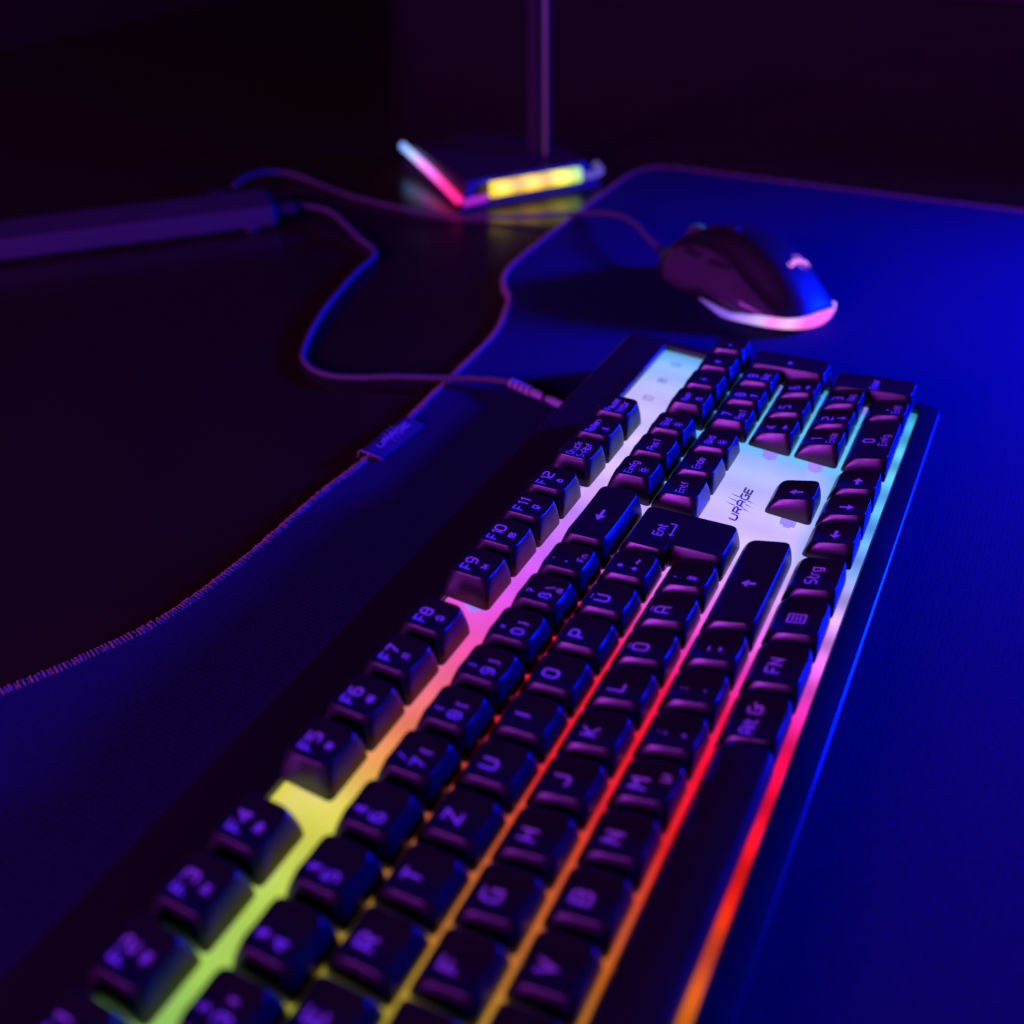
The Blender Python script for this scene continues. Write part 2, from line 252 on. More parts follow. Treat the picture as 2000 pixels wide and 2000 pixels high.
# ---------------------------------------------------------------- squared stroke lettering
G = {
'A': [[(0, 0), (0, 5), (1, 6), (3, 6), (4, 5), (4, 0)], [(0, 2.6), (4, 2.6)]], 'B': [[(0, 0), (0, 6), (3.2, 6), (4, 5.2), (4, 3.9), (3.2, 3.1), (0, 3.1)], [(3.2, 3.1), (4, 2.3), (4, .8), (3.2, 0), (0, 0)]],
'C': [[(4, 6), (1, 6), (0, 5), (0, 1), (1, 0), (4, 0)]], 'D': [[(0, 0), (0, 6), (3, 6), (4, 5), (4, 1), (3, 0), (0, 0)]], 'E': [[(4, 6), (0, 6), (0, 0), (4, 0)], [(0, 3), (3.4, 3)]],
'F': [[(4, 6), (0, 6), (0, 0)], [(0, 3), (3.2, 3)]], 'G': [[(4, 6), (1, 6), (0, 5), (0, 1), (1, 0), (4, 0), (4, 3), (2.2, 3)]], 'H': [[(0, 0), (0, 6)], [(4, 0), (4, 6)], [(0, 3), (4, 3)]],
'I': [[(2, 0), (2, 6)]], 'J': [[(4, 6), (4, 1), (3, 0), (1, 0), (0, 1)]], 'K': [[(0, 0), (0, 6)], [(4, 6), (.9, 3), (4, 0)]], 'L': [[(0, 6), (0, 0), (4, 0)]],
'M': [[(0, 0), (0, 6), (2.2, 3.2), (4.4, 6), (4.4, 0)]], 'N': [[(0, 0), (0, 6), (4, 0), (4, 6)]], 'O': [[(1, 0), (0, 1), (0, 5), (1, 6), (3, 6), (4, 5), (4, 1), (3, 0), (1, 0)]],
'Q': [[(1, 0), (0, 1), (0, 5), (1, 6), (3, 6), (4, 5), (4, 1), (3, 0), (1, 0)], [(2.6, 1.6), (4.2, -.4)]], 'P': [[(0, 0), (0, 6), (3, 6), (4, 5), (4, 3.6), (3, 2.6), (0, 2.6)]], 'R': [[(0, 0), (0, 6), (3, 6), (4, 5), (4, 3.8), (3, 2.8), (0, 2.8)], [(2, 2.8), (4, 0)]],
'S': [[(4, 6), (1, 6), (0, 5), (0, 4), (1, 3), (3, 3), (4, 2), (4, 1), (3, 0), (0, 0)]], 'T': [[(0, 6), (4, 6)], [(2, 6), (2, 0)]], 'U': [[(0, 6), (0, 1), (1, 0), (3, 0), (4, 1), (4, 6)]],
'V': [[(0, 6), (2, 0), (4, 6)]], 'W': [[(0, 6), (.8, 0), (2.4, 4), (4, 0), (4.8, 6)]], 'X': [[(0, 0), (4, 6)], [(0, 6), (4, 0)]], 'Y': [[(0, 6), (2, 3), (4, 6)], [(2, 3), (2, 0)]], 'Z': [[(0, 6), (4, 6), (0, 0), (4, 0)]],
'0': [[(1, 0), (0, 1), (0, 5), (1, 6), (3, 6), (4, 5), (4, 1), (3, 0), (1, 0)]], '1': [[(.8, 5), (2.2, 6), (2.2, 0)]], '2': [[(0, 6), (3, 6), (4, 5), (4, 4), (3, 3), (1, 3), (0, 2), (0, 0), (4, 0)]],
'3': [[(0, 6), (3, 6), (4, 5), (4, 1), (3, 0), (0, 0)], [(1, 3), (4, 3)]], '4': [[(3.2, 0), (3.2, 6), (0, 2), (4.2, 2)]], '5': [[(4, 6), (0, 6), (0, 3.4), (3, 3.4), (4, 2.4), (4, 1), (3, 0), (0, 0)]],
'6': [[(3.6, 6), (1, 6), (0, 5), (0, 1), (1, 0), (3, 0), (4, 1), (4, 2.4), (3, 3.4), (0, 3.4)]], '7': [[(0, 6), (4, 6), (1.6, 0)]],
'8': [[(1, 0), (0, 1), (0, 5), (1, 6), (3, 6), (4, 5), (4, 1), (3, 0), (1, 0)], [(0, 3), (4, 3)]], '9': [[(.4, 0), (3, 0), (4, 1), (4, 5), (3, 6), (1, 6), (0, 5), (0, 3.6), (1, 2.6), (4, 2.6)]],
'a': [[(.3, 4), (2.4, 4), (3.2, 3.2), (3.2, 0), (.8, 0), (0, .7), (0, 1.5), (.7, 2.2), (3.2, 2.2)]], 'b': [[(0, 6), (0, 0), (2.4, 0), (3.2, .8), (3.2, 3.2), (2.4, 4), (0, 4)]],
'c': [[(3.2, 4), (.8, 4), (0, 3.2), (0, .8), (.8, 0), (3.2, 0)]], 'd': [[(3.2, 6), (3.2, 0), (.8, 0), (0, .8), (0, 3.2), (.8, 4), (3.2, 4)]], 'e': [[(3.2, 0), (.8, 0), (0, .8), (0, 3.2), (.8, 4), (2.4, 4), (3.2, 3.2), (3.2, 2), (0, 2)]],
'f': [[(2.6, 6), (1.7, 6), (.9, 5.2), (.9, 0)], [(0, 3.8), (2.4, 3.8)]], 'g': [[(.3, -1.7), (2.4, -1.7), (3.2, -.9), (3.2, 4), (.8, 4), (0, 3.2), (0, .8), (.8, 0), (3.2, 0)]],
'i': [[(.4, 0), (.4, 4)], [(.4, 5.2), (.4, 6)]], 'k': [[(0, 0), (0, 6)], [(3, 4), (.8, 2.1), (3.2, 0)]], 'l': [[(.4, 6), (.4, 0)]], 'm': [[(0, 0), (0, 4), (3.8, 4), (4.6, 3.2), (4.6, 0)], [(2.3, 4), (2.3, 0)]],
'n': [[(0, 0), (0, 4), (2.4, 4), (3.2, 3.2), (3.2, 0)]], 'o': [[(.8, 0), (0, .8), (0, 3.2), (.8, 4), (2.4, 4), (3.2, 3.2), (3.2, .8), (2.4, 0), (.8, 0)]], 'r': [[(0, 0), (0, 3.2), (.8, 4), (2.2, 4)]],
's': [[(3.2, 4), (.7, 4), (0, 3.4), (0, 2.6), (.7, 2), (2.5, 2), (3.2, 1.4), (3.2, .6), (2.5, 0), (0, 0)]], 't': [[(.9, 6), (.9, .8), (1.6, 0), (2.6, 0)], [(0, 4), (2.5, 4)]],
'u': [[(0, 4), (0, .8), (.8, 0), (3.2, 0), (3.2, 4)]], 'p': [[(0, -1.7), (0, 4), (2.4, 4), (3.2, 3.2), (3.2, .8), (2.4, 0), (0, 0)]], 'h': [[(0, 0), (0, 6)], [(0, 4), (2.4, 4), (3.2, 3.2), (3.2, 0)]],
'-': [[(.6, 3), (3.4, 3)]], '+': [[(.4, 3), (3.6, 3)], [(2, 1.4), (2, 4.6)]], '.': [[(.5, 0), (.5, .8)]], ',': [[(.8, .8), (.3, -1)]], ':': [[(.5, .4), (.5, 1.3)], [(.5, 3), (.5, 3.9)]], ';': [[(.8, .9), (.3, -.9)], [(.8, 3), (.8, 3.9)]],
'_': [[(0, 0), (4, 0)]], '#': [[(1, 0), (1.6, 6)], [(2.6, 0), (3.2, 6)], [(0, 2), (3.8, 2)], [(.4, 4), (4.2, 4)]], "'": [[(.5, 4.4), (.5, 6)]], '*': [[(2, 1.4), (2, 5)], [(.5, 2.2), (3.5, 4.2)], [(.5, 4.2), (3.5, 2.2)]],
'^': [[(.6, 4.4), (2, 6), (3.4, 4.4)]], '`': [[(.6, 6), (1.8, 4.8)]], '´': [[(1.8, 6), (.6, 4.8)]], '(': [[(2, 6.4), (1, 5), (1, 1), (2, -.4)]], ')': [[(0, 6.4), (1, 5), (1, 1), (0, -.4)]], '[': [[(2, 6.4), (.6, 6.4), (.6, -.4), (2, -.4)]], ']': [[(0, 6.4), (1.4, 6.4), (1.4, -.4), (0, -.4)]],
'{': [[(2.4, 6.4), (1.4, 6.4), (1.4, 3.8), (.5, 3), (1.4, 2.2), (1.4, -.4), (2.4, -.4)]], '}': [[(0, 6.4), (1, 6.4), (1, 3.8), (1.9, 3), (1, 2.2), (1, -.4), (0, -.4)]], '=': [[(.4, 2), (3.6, 2)], [(.4, 4), (3.6, 4)]], '?': [[(0, 6), (3, 6), (4, 5), (4, 4), (3, 3), (2, 3), (2, 1.6)], [(2, .6), (2, 0)]],
'!': [[(.5, 6), (.5, 1.7)], [(.5, .7), (.5, 0)]], '"': [[(.5, 4.4), (.5, 6)], [(2, 4.4), (2, 6)]], '/': [[(0, -.4), (3, 6.4)]], '\\': [[(0, 6.4), (3, -.4)]], '&': [[(4, 0), (.6, 4.6), (.6, 5.4), (1.2, 6), (2.2, 6), (2.8, 5.2), (2.4, 4), (.2, 2), (0, .8), (1, 0), (2.6, 0), (4, 2)]],
'%': [[(0, 0), (4, 6)], [(.2, 4.4), (.2, 6), (1.4, 6), (1.4, 4.4), (.2, 4.4)], [(2.6, 0), (2.6, 1.6), (3.8, 1.6), (3.8, 0), (2.6, 0)]], '$': [[(4, 5.4), (0, 5.4), (0, 3), (4, 3), (4, .6), (0, .6)], [(2, -.4), (2, 6.4)]],
'ß': [[(0, 0), (0, 5), (1, 6), (2.6, 6), (3.4, 5.2), (3.4, 4), (2.4, 3.2), (4, 2), (4, .8), (3.2, 0), (1.6, 0)]], 'µ': [[(0, -1.6), (0, 4)], [(0, .8), (.8, 0), (2.6, 0), (3.2, .6), (3.2, 4)]], '€': [[(4, 6), (1.6, 6), (.8, 5), (.8, 1), (1.6, 0), (4, 0)], [(0, 3.6), (3, 3.6)], [(0, 2.4), (3, 2.4)]],
'~': [[(0, 3), (.8, 3.8), (2.6, 2.6), (3.6, 3.4)]], '|': [[(.5, -.4), (.5, 6.4)]], '<': [[(3.2, 5), (.4, 3), (3.2, 1)]], '>': [[(.4, 5), (3.2, 3), (.4, 1)]], '@': [[(3, 1.6), (1.4, 1.6), (1.4, 4.4), (3, 4.4), (3, 1.6), (4.2, 1.6), (4.2, 6), (0, 6), (0, 0), (4, 0)]], '§': [[(3.4, 6), (.6, 6), (.6, 4.2), (3.4, 3.2), (3.4, 1.8), (.6, 0)]],
'°': [[(.4, 4.6), (.4, 6), (1.8, 6), (1.8, 4.6), (.4, 4.6)]], '²': [[(0, 6), (2, 6), (2, 5), (0, 4), (0, 3), (2, 3)]], '³': [[(0, 6), (2, 6), (2, 3), (0, 3)], [(.6, 4.5), (2, 4.5)]],
'×': [[(.6, 1.6), (3.4, 4.4)], [(.6, 4.4), (3.4, 1.6)]], '÷': [[(.4, 3), (3.6, 3)], [(2, 4.4), (2, 5.2)], [(2, .8), (2, 1.6)]],
'(sun)': [[(1.4, 2), (1, 3), (1.4, 4), (2.4, 4.4), (3.4, 4), (3.8, 3), (3.4, 2), (2.4, 1.6), (1.4, 2)], [(2.4, 5.3), (2.4, 6.4)], [(2.4, .7), (2.4, -.4)], [(4.7, 3), (5.6, 3)], [(.1, 3), (-.8, 3)], [(4.1, 4.6), (4.8, 5.3)], [(.7, 1.4), (0, .7)], [(.7, 4.6), (0, 5.3)], [(4.1, 1.4), (4.8, .7)]],
'(moon)': [[(2.4, 5), (.9, 4.2), (.6, 2.6), (1.5, 1.2), (3.2, 1.1), (2.6, 2.6), (2.4, 5)]],
'(box)': [[(0, 0), (0, 4), (4, 4), (4, 0), (0, 0)], [(1.2, 2), (2.8, 2)]], '(mail)': [[(0, 0), (0, 4), (4.6, 4), (4.6, 0), (0, 0)], [(.5, 3.4), (2.3, 1.5), (4.1, 3.4)]],
'(pc)': [[(.6, 1.4), (.6, 5), (4, 5), (4, 1.4), (.6, 1.4)], [(2.3, 1.4), (2.3, 0)], [(.4, 0), (4.2, 0)]], '(calc)': [[(.4, 0), (.4, 3), (4.4, 3), (4.4, 0), (.4, 0)], [(1.2, 1.5), (3.6, 1.5)], [(1.4, 3), (2, 4.4), (3.4, 4.4)]],
'(home)': [[(0, 2.6), (2.4, 5), (4.8, 2.6)], [(1, 2.2), (1, 0), (3.8, 0), (3.8, 2.2)], [(2.4, 0), (2.4, 1.4)]], '(play)': [[(0, 0), (0, 4), (2.6, 2), (0, 0)], [(3.6, 0), (3.6, 4)]], '(rew)': [[(2.6, 0), (2.6, 4), (.2, 2), (2.6, 0)], [(5.2, 0), (5.2, 4), (2.9, 2), (5.2, 0)]],
'(ffw)': [[(0, 0), (0, 4), (2.4, 2), (0, 0)], [(2.7, 0), (2.7, 4), (5.1, 2), (2.7, 0)]], '(stop)': [[(.6, .6), (.6, 3.6), (3.6, 3.6), (3.6, .6), (.6, .6)], [(1.4, 2.1), (2.8, 2.1)]], '(note)': [[(1, .6), (1, 4.6), (3.6, 5), (3.6, 1)], [(.1, .6), (1, .6)], [(2.7, 1), (3.6, 1)]],
'(menu)': [[(0, 0), (0, 6), (5, 6), (5, 0), (0, 0)], [(1, 1.6), (4, 1.6)], [(1, 3), (4, 3)], [(1, 4.4), (4, 4.4)]], '(lock)': [[(0, 0), (0, 2.6), (3.4, 2.6), (3.4, 0), (0, 0)], [(.8, 2.6), (.8, 4), (2.6, 4), (2.6, 2.6)]],
'(box1)': [[(0, 0), (0, 5), (5, 5), (5, 0), (0, 0)], [(2, 3.8), (2.6, 4), (2.6, 1)]], '(boxA)': [[(0, 0), (0, 5), (5, 5), (5, 0), (0, 0)], [(1.4, 1), (1.4, 3.4), (2, 4), (3, 4), (3.6, 3.4), (3.6, 1)], [(1.4, 2.2), (3.6, 2.2)]], '(boxS)': [[(0, 0), (0, 5), (5, 5), (5, 0), (0, 0)], [(2.5, 4), (2.5, 1)], [(1.3, 2.2), (2.5, 1), (3.7, 2.2)]],
}
for base, n in (('A', 'Ä'), ('O', 'Ö'), ('U', 'Ü')): G[n] = G[base]+[[(1.1, 7.1), (1.1, 7.9)], [(2.9, 7.1), (2.9, 7.9)]]
def tokens(s):
    out = []; i = 0
    while i < len(s):
        if s[i] == '(' and ')' in s[i+1:] and s[i:s.index(')', i)+1] in G and s.index(')', i) > i+1:
            j = s.index(')', i)+1; out.append(s[i:j]); i = j
        else: out.append(s[i]); i += 1
    return out
def gwidth(t):
    if t == ' ': return 2.2
    xs = [p[0] for st in G[t] for p in st]; return max(max(xs), .8)
class Ink:
    """flat lettering laid on a surface z(x, y); each stroke one mitred ribbon"""
    def __init__(s, zf): s.b = MB(); s.zf = zf; s.k = 0; s.ox = 0
    def ribbon(s, P, t):
        P = [V((p[0]+s.ox, p[1])) for p in P]; closed = (P[0]-P[-1]).length < 1e-5
        if closed: P = P[:-1]
        Q = []
        n = len(P)
        for i in range(n if closed else n-1):
            a, c = P[i], P[(i+1) % n]; m = max(1, int((c-a).length/.07))
            for j in range(m): Q.append(a.lerp(c, j/m))
        if not closed: Q.append(P[-1])
        n = len(Q); L = []; R_ = []
        for i in range(n):
            a = Q[i-1] if (i > 0 or closed) else None; c = Q[(i+1) % n] if (i < n-1 or closed) else None
            d1 = (Q[i]-a).normalized() if a is not None else None; d2 = (c-Q[i]).normalized() if c is not None else None
            if d1 is None: d1 = d2
            if d2 is None: d2 = d1
            n1 = V((-d1.y, d1.x)); n2 = V((-d2.y, d2.x)); m_ = n1+n2
            if m_.length < .1: m_ = n1
            m_.normalize(); k = min(1/max(m_.dot(n1), .3), 2.0)
            L.append(Q[i]+m_*t/2*k); R_.append(Q[i]-m_*t/2*k)
        s.k += 1; e = .005+.0016*(s.k % 7)
        i0 = len(s.b.v)
        for a, c in zip(L, R_): s.b.vert((a.x, a.y, s.zf(a.x, a.y)+e)); s.b.vert((c.x, c.y, s.zf(c.x, c.y)+e))
        for i in range(n if closed else n-1):
            j = (i+1) % n; s.b.f.append((i0+2*i, i0+2*i+1, i0+2*j+1, i0+2*j))
    def text(s, txt, cx, cy, h, wt=.9, track=1.5, slant=0, rotm=None, xs=1):
        tk = tokens(txt); ws = [gwidth(t) for t in tk]; tot = sum(ws)+track*(len(tk)-1); k = h/6; x = -tot/2
        for t, w_ in zip(tk, ws):
            if t != ' ':
                for st in G[t]:
                    pts = [((x+p[0]+slant*p[1])*k*xs, (p[1]-3)*k) for p in st]
                    if rotm: pts = [rotm(p) for p in pts]
                    s.ribbon([(cx+p[0], cy+p[1]) for p in pts], wt*k)
            x += w_+track
    def poly(s, pts):
        s.k += 1; e = .005+.0016*(s.k % 7)
        s.b.f.append(tuple(s.b.vert((x+s.ox, y, s.zf(x+s.ox, y)+e)) for x, y in pts))
    def arrow(s, cx, cy, L, wd, ang, shaft=.34):
        c, sn = math.cos(ang), math.sin(ang); R_ = lambda x, y: (cx+x*c-y*sn, cy+x*sn+y*c)
        s.poly([R_(L/2, 0), R_(0.02*L, wd/2), R_(.02*L, wd*shaft/2), R_(.02*L, -wd*shaft/2), R_(.02*L, -wd/2)])
        s.poly([R_(.02*L, wd*shaft/2), R_(-L/2, wd*shaft/2), R_(-L/2, -wd*shaft/2), R_(.02*L, -wd*shaft/2)])
def logo(ink, cx, cy, h, rot):
    c, sn = math.cos(rot), math.sin(rot); rm = lambda p: (p[0]*c-p[1]*sn, p[0]*sn+p[1]*c)
    ink.text('URAGE', cx, cy, h, 1.7, 1.6, .1, rm, 1.87)
    for k in range(3):      # claw scratches through the wordmark
        x = (-.9+1.1*k)*h
        for (y0, y1, wd) in ((.62, 2.1, .16), (-.62, -2.5, .22)):
            xs = x*1.0+(.10*h if y0 > 0 else -.10*h); dx = (.5 if y0 > 0 else -.62)*h*.6
            P = [(xs-wd*h/2, y0*h), (xs+wd*h/2+.05*h, y0*h), (xs+dx*.7+.05*h, (y0+y1)/2*h), (xs+dx*1.3, y1*h), (xs+dx*.5-.06*h, (y0+y1)/2*h)]
            ink.poly([(cx+rm(p)[0], cy+rm(p)[1]) for p in P])

# ---------------------------------------------------------------- keyboard
TH = math.atan(.045)
kb = bpy.data.objects.new('keyboard', None); C.objects.link(kb); kb.empty_display_size = .01
BZ = 1.0                                    # local height of the key plane above the mat
kb.rotation_euler = (TH, 0, 0); kb.location = W(0, math.sin(TH)*BZ, -math.cos(TH)*BZ)
tag(kb, 'black gaming keyboard with rainbow backlight and braided cable lying on the blue-lit mat', 'keyboard')
ZC = BZ-.28; ZF = BZ-.44
X0, X1, Y0, Y1 = -.75, 22.92, -1.06, 6.9
IX0, IX1, IY0, IY1 = -.4, 22.60, -.6, 5.82
def rrect(x0, x1, y0, y1, r, z, ns=7):
    P = []
    for cx, cy, a0 in ((x1-r, y0+r, -90), (x1-r, y1-r, 0), (x0+r, y1-r, 90), (x0+r, y0+r, 180)):
        for k in range(ns+1):
            a = math.radians(a0+90*k/ns); x = cx+r*math.cos(a); y = cy+r*math.sin(a)
            P.append((x, y, z(x, y) if callable(z) else z))
    return P
b = MB()
zb = lambda x, y: -.045*y+.03
rs = [rrect(X0+.12, X1-.12, Y0+.12, Y1-.12, .3, zb), rrect(X0, X1, Y0, Y1, .36, lambda x, y: -.045*y+.16), rrect(X0, X1, Y0, Y1, .36, ZC-.10), rrect(X0, X1, Y0, Y1, .36, ZC-.03), rrect(X0+.025, X1-.025, Y0+.025, Y1-.025, .34, ZC-.006), rrect(X0+.045, X1-.045, Y0+.045, Y1-.045, .33, ZC),
      rrect(IX0-.03, IX1+.03, IY0-.03, IY1+.03, .1, ZC), rrect(IX0, IX1, IY0, IY1, .08, ZC-.03), rrect(IX0, IX1, IY0, IY1, .08, ZF-.06)]
R0 = [b.ring(p) for p in rs]
for a, c in zip(R0, R0[1:]): b.bridge(a, c)
b.f.append(tuple(R0[0][::-1]))
b.build('case', MT['case'], kb, sharp=40)
b = MB(); b.box(IX0+.004, IX1-.004, IY0+.004, IY1-.004, ZF-.05, ZF)
plate = b.build('light_guide', MT['plate'], kb, smooth=False)
ink = Ink(lambda x, y: 0.0); logo(ink, 16.9, 2.03, .15, 0)
LG = ink.b.build('printed_logo', MT['ink'], plate, smooth=False, loc=(0, 0, ZF))
ink = Ink(lambda x, y: 0.0)
for x, t in ((20.0, '(box1)'), (20.98, '(boxA)'), (21.96, '(boxS)')): ink.text(t, x, 5.31, .24, .5)
ink.b.build('indicator_marks', MT['faint'], plate, smooth=False, loc=(0, 0, ZF))
for x, y in ((.6, 6.35), (22.1, 6.35)): pass

HF = [.454, .466, .437, .400, .510, .530]; HR = [.235, .235, .235, .290, .426, .480]
def outline(cor, r, ns=5, sd=5):
    n = len(cor); P = []
    for i in range(n):
        p = V(cor[i]); a = V(cor[i-1]); c = V(cor[(i+1) % n]); d1 = (a-p).normalized(); d2 = (c-p).normalized()
        s0 = p+d1*r; s1 = p+d2*r
        for k in range(ns+1):
            t = k/ns; P.append(s0*(1-t)**2+p*2*t*(1-t)+s1*t*t)
        nx = c+(p-c).normalized()*r
        for k in range(1, sd): P.append(s1.lerp(nx, k/sd))
    return P
AX = .168; BY = .085                       # how far each side leans in from skirt to top
def make_key(cx, row, wd=1, legend=None, ht=1, row2=None, cor=None, convex=False, lift=0):
    y0 = 5.28 if row == 5 else row
    hw, hh = wd/2-.022, ht/2-.045
    ff, fr = {0: (.455, .462), 1: (.462, .464), 2: (.466, .475), 3: (.475, .494), 4: (.494, .475), 5: (.46, .46)}[row]
    if row2 is not None: fr = {0: .455, 1: .455, 3: .492}[row2]
    cy = y0+(ht-1)/2
    yf, yr = -(ht/2)+.128, ht/2-.128
    zf = HF[row]; zr = HR[row2 if row2 is not None else row]
    if cor is None:
        yb0, yb1 = -(ht-1)/2-ff, (ht-1)/2+fr; bc = [(-hw, yb0), (hw, yb0), (hw, yb1), (-hw, yb1)]; tc = [(-wd/2+.136, yf), (wd/2-.136, yf), (wd/2-.136, yr), (-wd/2+.136, yr)]; ctr = V((0, 0))
        xc, xa = 0, wd/2-.136
    else:
        bc, tc, ctr = cor; ctr = V(ctr); xs = [p[0] for p in tc]; xc = (min(xs)+max(xs))/2; xa = (max(xs)-min(xs))/2
    dip = .042 if wd*ht <= 1.3 else .03
    if convex: dip = -.0
    def zt(x, y):
        t = (y-yf)/(yr-yf)
        q = min(abs(x-xc)/xa, 1.0)
        z = zf+(zr-zf)*t-dip*(1-q*q)
        if convex: z += .05*(1-(2*t-1)**2)
        return z
    b = MB()
    O0 = outline(bc, .10); O1 = outline(tc, .17 if cor is None else .14)
    n = len(O0); rings = []
    rings.append(b.ring([(p.x*.97, p.y*.97, -.05) for p in O0]))
    for t in (0, .02, .15, .30, .44, .57, .69, .79, .87, .92, .955):
        bul = 0
        rings.append(b.ring([((q := p.lerp(s_, t**1.8)).x, p.lerp(s_, t**1.4).y, (zt(s_.x, s_.y)+.07)*t-.07) for p, s_ in zip(O0, O1)]))
    for t, ins in ((.978, .012), (.994, .016), (1.0, .030)):
        rings.append(b.ring([(*(q := (p.lerp(s_, .955**1.8+(1-.955**1.8)*.5) if t < .98 else s_+(ctr-s_).normalized()*(ins-.010))), (zt(q.x, q.y)+.07)*t-.07) for p, s_ in zip(O0, O1)]))
    for f in (.84, .7, .5, .25):
        rings.append(b.ring([(*(q := ctr+(s_-ctr)*f), zt(q.x, q.y)) for s_ in O1]))
    for a, c in zip(rings, rings[1:]): b.bridge(a, c)
    b.cap(rings[-1], (ctr.x, ctr.y, zt(ctr.x, ctr.y)))
    jz = random.uniform(-.006, .006)+lift
    k = b.build('keycap', MT['keycap'], kb, loc=(cx+.08, cy, BZ+jz))
    k.rotation_euler = (random.uniform(-.006, .006), random.uniform(-.006, .006), random.uniform(-.008, .008))
    # plunger below the cap
    s_ = MB()
    for sx in ([0] if wd < 2 else [-wd/2+.7, 0, wd/2-.7]):
        s_.box(sx-.2, sx+.2, -.15, .15, -.43, -.02); s_.box(sx-.26, sx+.26, -.07, .07, -.43, -.03)
    s_.build('plunger', MT['stem'], k, smooth=False)
    if legend:
        ink = Ink(zt); ink.ox = -.045; legend(ink); ink.b.build('legend', MT['legend'], k, smooth=False)
    return k

def L1(t, h=.245, y=.10, x=-.02): return lambda k: k.text(t, x, y, h, .92, 1.5)
def L3(big, top, alt=None, extra=None):
    def f(k):
        k.text(top, -.07, .19, .13, 1.1); k.text(big, -.10, -.09, .19, 1.0)
        if alt: k.text(alt, .12, -.09, .15, 1.0)
        if extra: k.text(extra, .10, -.24, .13, .9)
    return f
def LF(t, ic): return lambda k: (k.text(t, -.01, .14, .20, .95, 1.4), k.text(ic, .02, -.13, .15, 1.0, 1.2))
def LN(n, sub=None, arrow=None):
    def f(k):
        k.text(n, -.02, .12, .21, 1.05)
        if sub: k.text(sub, 0, -.17, .15, .85, 1.2)
        if arrow is not None: k.arrow(0, -.17, .19, .14, arrow, .3)
    return f
def LW(t, ic=None, h=.15): return lambda k: (k.text(t, 0, .11 if ic else .02, h, .9, 1.2), ic and k.text(ic, 0, -.16, .19, .75))
def LA(ang, cx=0, cy=0, L=.27, wd=.2): return lambda k: k.arrow(cx, cy, L, wd, ang, .3)
PI = math.pi
K = []
for i, ic in enumerate(['(note)', '(rew)', '(play)', '(ffw)', '(stop)', '(rew)', '(note)', '(home)', '(play)', '(mail)', '(pc)', '(lock)']):
    x = [2.5, 3.5, 4.5, 5.5, 7, 8, 9, 10, 11.5, 12.5, 13.5, 14.5][i]; K.append((x, 5, 1, LF('F%d' % (i+1), ic)))
K += [(15.75, 5, 1, lambda k: (k.text('Druck', 0, .10, .15, .9, 1.1), k.text('S-Abf', 0, -.13, .15, .9, 1.1))), (16.75, 5, 1, LW('Rollen', '(moon)', .15)), (17.75, 5, 1, lambda k: (k.text('Pause', 0, .10, .15, .9, 1.1), k.text('Untbr', 0, -.13, .15, .9, 1.1)))]
num = [('^', '°', None), ('1', '!', None), ('2', '"', '²'), ('3', '§', '³'), ('4', '$', None), ('5', '%', None), ('6', '&', None), ('7', '/', '{'), ('8', '(', '['), ('9', ')', ']'), ('0', '=', '}')]
for i, (a, t, al) in enumerate(num): K.append((.5+i, 4, 1, L3(a, t, al)))
K.append((11.5, 4, 1, L3('ß', '?', '\\', '(calc)'))); K.append((12.5, 4, 1, L3('´', '`', None, 'Fn')))
K.append((14, 4, 2, lambda k: k.arrow(-.05, .0, .36, .2, PI, .3)))
K += [(15.75, 4, 1, LW('Einfg', '(sun)')), (16.75, 4, 1, LW('Pos1')), (17.75, 4, 1, LW('Bild', '(sun)'))]
K += [(15.75, 3, 1, LW('Entf')), (16.75, 3, 1, LW('Ende')), (17.75, 3, 1, LW('Bild', '(sun)'))]
for i, c in enumerate('QWERTZUIOPÜ'): K.append((2+i, 3, 1, L1(c)))
K.append((13, 3, 1, lambda k: (k.text('*', -.05, .17, .17, 1.0), k.text('+', -.08, -.10, .2, 1.0), k.text('~', .14, -.1, .2, 1.0))))
K += [(.75, 3, 1.5, L1('Tab', .17)), (.875, 2, 1.75, None), (1.75, 1, 1, L1('<', .2)), (.625, 1, 1.25, LA(PI/2)), (1.875, 0, 1.25, None)]
for i, c in enumerate('ASDFGHJKLÖÄ'): K.append((2.25+i, 2, 1, L1(c)))
K.append((13.25, 2, 1, lambda k: (k.text("'", -.06, .16, .17, 1.1), k.text('#', -.05, -.08, .18, 1.0))))
for i, c in enumerate('YXCVBN'): K.append((2.75+i, 1, 1, L1(c)))
K.append((8.75, 1, 1, lambda k: (k.text('M', -.04, .12, .25, 1.05), k.text('µ', .14, -.16, .17, 1.0))))
for x, a, t in ((9.75, ',', ';'), (10.75, '.', ':'), (11.75, '-', '_')): K.append((x, 1, 1, (lambda a, t: lambda k: (k.text(t, -.02, .20, .17, 1.1), k.text(a, -.02, -.06, .2, 1.3)))(a, t)))
K.append((13.625, 1, 2.75, LA(PI/2, -.05, .02, .25, .22)))
K += [(7, 0, 6.25, None), (10.625, 0, 1.25, lambda k: k.text('Alt Gr', 0, .08, .19, 1.0, 1.2)), (11.875, 0, 1.25, lambda k: k.text('FN', 0, .08, .21, 1.0)), (13.125, 0, 1.25, lambda k: k.text('(menu)', 0, .05, .27, .7)), (14.375, 0, 1.25, lambda k: k.text('Strg', 0, .08, .19, 1.0, 1.2)), (3.25, 0, 1.25, lambda k: k.text('Alt', 0, .08, .19, 1.0, 1.2))]
K += [(15.75, 0, 1, LA(PI)), (16.75, 0, 1, LA(-PI/2)), (17.75, 0, 1, LA(0)), (16.75, 1, 1, LA(PI/2))]
K += [(19, 4, 1, LW('Num', '(lock)')), (20, 4, 1, L1('÷', .24, .02)), (21, 4, 1, L1('×', .24, .02)), (22, 4, 1, L1('-', .24, .02))]
